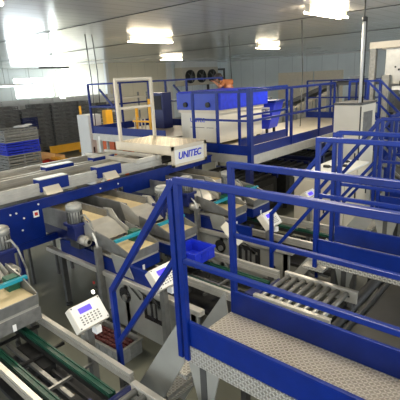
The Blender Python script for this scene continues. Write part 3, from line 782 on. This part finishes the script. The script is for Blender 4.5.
# ------------------------------------------------------------------ person bending behind the machine cover
def skin_mesh(name, verts, edges, radii, m, parent=None, sub=2, root=0):
    me = bpy.data.meshes.new(name); me.from_pydata(verts, edges, []); me.materials.append(M[m])
    o = bpy.data.objects.new(name, me); COL.objects.link(o)
    if parent: o.parent = parent
    md = o.modifiers.new('skin', 'SKIN'); md.use_smooth_shade = True
    for i, r in enumerate(radii):
        r = r if isinstance(r, tuple) else (r, r)
        me.skin_vertices[0].data[i].radius = r
        me.skin_vertices[0].data[i].use_root = (i == root)
    sd = o.modifiers.new('sub', 'SUBSURF'); sd.levels = sub; sd.render_levels = sub
    return o
def chain(base, pts): return pts
px, py, pz = -6.0, 7.95, 1.4
V = [(0, .05, .88), (-.04, .02, 1.02), (-.12, -.02, 1.16), (-.20, -.05, 1.27), (-.25, -.08, 1.32), (-.31, -.11, 1.37), (-.37, -.13, 1.42)]       # 0 pelvis .. 6 crown
Rr = [(.14, .11), (.13, .10), (.15, .10), (.13, .09), (.06, .06), (.085, .08), (.075, .075)]
E_ = [(i, i+1) for i in range(6)]
def add(p, r, par):
    V.append(p); Rr.append(r); E_.append((par, len(V)-1)); return len(V)-1
for s in (-1, 1):
    a = add((.02, .05+.10*s, .80), .09, 0); a = add((.0, .05+.12*s, .46), .06, a); a = add((.05, .06+.12*s, .10), .042, a); add((-.14, .06+.13*s, .04), .038, a)
# arms: near arm raised across the brow, other hand on the machine
def arm(sh, el, wr, dirv, side):
    a = add(sh, .055, 3); a = add(el, .042, a); a = add(wr, .029, a)
    d = Vector(dirv).normalized(); w = Vector(wr); n = d.cross(Vector((0, 0, 1))).normalized(); up = n.cross(d)
    palm = w + d*.07; p = add(tuple(palm), (.036, .022), a)
    for k, (o_, ln) in enumerate(((-.027, .075), (-.009, .085), (.009, .08), (.027, .062))):
        q = palm + d*.035 + n*o_; f = add(tuple(q), .0095, p)
        q2 = q + d*ln*.5 - up*.008; f = add(tuple(q2), .0088, f); add(tuple(q2 + d*ln*.42 - up*.025), .007, f)
    q = w + d*.03 + n*.035*side; f = add(tuple(q), .012, a); add(tuple(q + d*.045 + n*.02*side - up*.01), .009, f)
arm((-.14, -.19, 1.30), (-.10, -.36, 1.18), (-.30, -.26, 1.30), (-.7, .1, .25), 1)
arm((-.14, .13, 1.30), (-.36, .24, 1.16), (-.50, .02, 1.12), (-.5, -.7, -.1), -1)
person = skin_mesh('person', V, E_, Rr, 'skin'); person.location = (px, py, pz); person.scale = (.95, .95, .91)
tag(person, 'person in an orange brown shirt bending behind the blue cover, arm raised to the head', 'person')
# hair, shirt, trousers as clothing children
hb = MB()
def ball(mb, c, r, sc=(1, 1, 1), n=14, m_=8, lim=None):
    vs = []; fs = []
    for i in range(m_+1):
        ph = PI*i/m_
        for j in range(n):
            th = 2*PI*j/n; vs.append((c[0]+r*sc[0]*math.sin(ph)*math.cos(th), c[1]+r*sc[1]*math.sin(ph)*math.sin(th), c[2]+r*sc[2]*math.cos(ph)))
    for i in range(m_):
        for j in range(n): fs.append((i*n+j, i*n+(j+1) % n, (i+1)*n+(j+1) % n, (i+1)*n+j))
    mb.add(vs, fs, True)
ball(hb, (-.345, -.10, 1.43), .108, (1.05, .95, .9)); ball(hb, (-.30, -.09, 1.38), .095, (.9, 1.0, .9))
hb.build('hair', 'hair', person)
fc = MB(); ball(fc, (-.405, -.17, 1.355), .016); fc.build('nose', 'skin', person)
ec = MB(); ball(ec, (-.385, -.195, 1.375), .009); ball(ec, (-.43, -.14, 1.385), .009); ec.build('eyes', 'hair', person)
sv = [(0, .05, .86), (-.04, .02, 1.02), (-.12, -.02, 1.16), (-.19, -.045, 1.27), (-.14, -.19, 1.30), (-.105, -.33, 1.20), (-.14, .13, 1.30), (-.29, .20, 1.20)]
skin_mesh('shirt', sv, [(0, 1), (1, 2), (2, 3), (3, 4), (4, 5), (3, 6), (6, 7)], [(.155, .125), (.15, .12), (.17, .12), (.145, .105), .072, .06, .072, .06], 'shirt', person)
tv = [(0, .05, .90), (.02, -.05, .80), (.0, -.07, .46), (.05, -.06, .10), (.02, .15, .80), (.0, .17, .46), (.05, .18, .10)]
skin_mesh('trousers', tv, [(0, 1), (1, 2), (2, 3), (0, 4), (4, 5), (5, 6)], [(.155, .125), .105, .075, .062, .105, .075, .062], 'trousers', person)

# ------------------------------------------------------------------ crates
def make_crate(m, lx, ly, h, name='plastic_crate'):
    o = MB()
    o.box(0, lx, 0, ly, 0, .012)
    for z0, z1 in ((.0, h*.22), (h*.38, h*.62), (h*.8, h)):
        o.box(0, lx, 0, .015, z0, z1); o.box(0, lx, ly-.015, ly, z0, z1); o.box(0, .015, .015, ly-.015, z0, z1); o.box(lx-.015, lx, .015, ly-.015, z0, z1)
    for xx in (0, lx*.33, lx*.66, lx-.03): o.box(xx, xx+.03, .002, .018, 0, h); o.box(xx, xx+.03, ly-.018, ly-.002, 0, h)
    for yy in (0, ly*.5-.015, ly-.03): o.box(.002, .018, yy, yy+.03, 0, h); o.box(lx-.018, lx-.002, yy, yy+.03, 0, h)
    return o.build(name, m)
# near stack beside the cross conveyor
proto = {}
def crate_at(kind, m, dims, loc, label, group, rz=0):
    if kind in proto: c = proto[kind].copy(); COL.objects.link(c)
    else: c = proto[kind] = make_crate(m, *dims)
    c.location = loc; c.rotation_euler = (0, 0, rz)
    return tag(c, label, 'crate', group)
pal = MB()
for yy in (0, .24, .48, .72, .96): pal.box(0, .8, yy, yy+.12, .11, .13)
for yy in (0, .48, .96): pal.box(0, .8, yy, yy+.12, .0, .11)
pallet0 = pal.build('pallet', 'dark')
pallet0.location = (-12.7, 5.17, 0); tag(pallet0, 'dark pallet under the near stack with the blue crates', 'pallet')
hh = .178
for k in range(8):
    blue = k in (4, 5)
    if blue: lab = 'bright blue crate in the near left stack, %s of the two' % ('lower' if k == 4 else 'upper')
    else:
        lab = {0: 'grey crate at the bottom of the near left stack', 6: 'grey crate directly above the two blue crates', 3: 'grey crate directly below the two blue crates', 7: 'grey crate on top of the near left stack'}.get(k, 'grey crate low in the near left stack, above its bottom crate')
    c = crate_at('b' if blue else 'g', 'blue_bright' if blue else 'lgrey', (.8, 1.0, hh-.004), (-12.7, 5.17, .13+hh*k), lab, 'crates of the near left stack')
bag = MB(); ball(bag, (0, 0, 0), .15, (1.2, 1.6, .28)); ball(bag, (.05, .18, .03), .1, (1, 1.3, .3))
o = bag.build('plastic_bag', 'white_card'); o.location = (-12.2, 5.85, .13+hh*8+.04); tag(o, 'crumpled white film lying on top of the near left stack', 'bag')
# far wall of stacked crates
names = ['leftmost', 'second', 'third', 'fourth', 'fifth', 'sixth', 'rightmost']
ph = .155
for s in range(7):
    y = 6.55+.655*s; x = -17.0 + (0 if s % 2 == 0 else -.12)
    nb = 12 if s != 2 else 11
    p2 = pallet0.copy(); COL.objects.link(p2); p2.location = (x, y, 0); p2.scale = (1, .57, 1)
    tag(p2, 'pallet under the %s column of the far crate stacks' % names[s], 'pallet', 'pallets under the far stacks')
    for k in range(nb):
        red = (s == 2 and k in (2, 3, 6, 7, 8))
        kind = 'n' if not red else 'd'
        crate_at(kind, 'blue_dark' if kind == 'd' else 'grey', (.8, .62, ph-.004), (x, y, .13+ph*k), ('dark blue' if kind == 'd' else 'dark grey') + ' crate in the %s column of the far stacks' % names[s], 'far %s column, %s crates' % (names[s], 'dark blue' if kind == 'd' else 'dark grey'))
# more stacks behind with pale tops
for s in range(6):
    y = 7.0+1.2*s
    t = None
    for k in range(11):
        kk = 'p' if k >= 9 else 'q'
        crate_at(kk, 'white2' if kk == 'p' else 'grey', (.8, 1.15, .19), (-19.3, y, .194*k), ('pale' if kk == 'p' else 'grey') + ' crate in a stack of the rear row behind the dark columns', 'rear row %s crates' % ('pale' if kk == 'p' else 'grey'))

# pallets of goods left of centre: yellow barrier, orange boxes on red pallet
t = thing('yellow_barrier', 'low bright orange-yellow floor barrier in front of the far stacks', 'barrier', (-15.2, 8.3, 0), .0)
MB().box(-.06, .06, 0, 1.5, .12, .42).build('beam', 'yellow', t)
for yy in (.1, 1.3): MB().box(-.09, .09, yy, yy+.12, 0, .12).build('foot', 'yellow', t)
t = thing('long_yellow_barrier', 'long flat yellow beam on the floor behind the cross conveyor', 'barrier', (-9.9, 6.85, 0), PI/2)
MB().box(-.06, .06, 0, 2.6, .32, .50).build('beam', 'yellow', t)
for yy in (.1, 2.3): MB().box(-.05, .05, yy, yy+.12, 0, .33).build('foot', 'yellow', t)
t = thing('red_bin', 'red open bin on the floor beside the near crate stack', 'bin', (-12.55, 6.25, 0))
open_box(None, .5, .5, .42, 'red', .03).build('shell', 'red', t)
for k, (dx, dy, z, l) in enumerate(((-1.1, .0, 0, 'flat orange cardboard box lying left behind the red bin'), (-1.1, .75, 0, 'orange cardboard box lying right behind the red bin'), (-1.05, .35, .42, 'cardboard box on top of the two orange boxes'))):
    o = MB().box(0, .75, 0, .6, 0, .42 if z == 0 else .12).box(-.002, .752, .28, .32, .1, .3 if z == 0 else .11).build('cardboard_box', 'card'); o.location = (-12.5+dx, 6.15+dy, z); tag(o, l, 'box', 'boxes behind the red bin')

# white cabinet, orange machine and yellow post near the left platform
t = thing('white_locker', 'white upright cabinet left of the orange machine', 'cabinet', (-9.9, 6.28, 0))
MB().box(0, .5, 0, .40, .05, 1.92).build('body', 'white2', t, .01)
MB().box(.02, .48, .02, .38, 0, .05).build('plinth', 'dark', t)
MB().box(.5, .512, .02, .38, .1, 1.88).build('door', 'white2', t)
MB().box(.512, .53, .06, .09, .95, 1.1).build('handle', 'dark', t)
t = thing('orange_machine', 'orange box-shaped machine under the left platform', 'machine', (-9.0, 6.35, 0))
MB().box(0, .5, 0, .62, .1, 1.42).build('body', 'orange', t, .01)
MB().box(.5, .51, .2, .3, 1.1, 1.2).build('label_plate', 'white_card', t)
MB().box(.5, .52, .42, .5, .9, 1.3).build('red_panel', 'red', t)
for a in (.05, .45):
    for c in (.05, .57): MB().box(a-.03, a+.03, c-.03, c+.03, 0, .1).build('foot', 'dark', t)
t = thing('grey_post_rack', 'pale grey upright frame between white cabinet and orange machine', 'frame', (-8.35, 5.85, 0))
MB().bar((0, 0, 0), (0, 0, 1.5), .07).bar((0, .2, 0), (0, .2, 1.5), .05).bar((0, -.02, 1.5), (0, .24, 1.5), .06).build('frame', 'white2', t)
t = thing('yellow_post', 'thin yellow safety post standing left of the white cabinet', 'post', (-10.6, 6.86, 0))
MB().bar((0, 0, 0.02), (0, 0, 2.1), .05).build('pole', 'yellow', t)
MB().box(-.1, .1, -.1, .1, 0, .02).build('base', 'yellow', t)
t = thing('yellow_drum_cover', 'yellow upright panel behind the left guard rail', 'panel', (-11.6, 8.3, 0))
MB().box(0, .2, 0, .28, .05, 1.85).box(-.1, .3, -.1, .38, 0, .05).build('body', 'yellow', t, .02)
t = thing('pale_rack', 'pale shelving rack behind the left guard rail', 'rack', (-13.0, 9.6, 0))
for yy in (0, 1.5):
    for xx in (0, .5): MB().bar((xx, yy, 0), (xx, yy, 2.3), .05).build('upright', 'lgrey', t)
for z in (.3, .75, 1.2, 1.65, 2.1): MB().box(0, .5, 0, 1.5, z, z+.06).build('shelf', 'cream', t)

# ------------------------------------------------------------------ world, colour
w = bpy.data.worlds.new('world'); S.world = w; w.use_nodes = True
w.node_tree.nodes['Background'].inputs[0].default_value = (.86, .93, 1.0, 1); w.node_tree.nodes['Background'].inputs[1].default_value = 2.3
# daylight entering through the left windows
for i, (a, b_, z0, z1) in enumerate(wins):
    l = bpy.data.lights.new('window_daylight', 'AREA'); l.shape = 'RECTANGLE'; l.size = z1-z0; l.size_y = b_-a; l.energy = 70; l.color = (.85, .94, 1)
    o = bpy.data.objects.new('window_daylight', l); COL.objects.link(o); o.location = (X0+.02, (a+b_)/2, (z0+z1)/2); o.rotation_euler = (0, -PI/2, 0)
S.view_settings.view_transform = 'Standard'; S.view_settings.look = 'None'; S.view_settings.gamma = 1; S.view_settings.use_curve_mapping = False
S.view_settings.exposure = 0.6
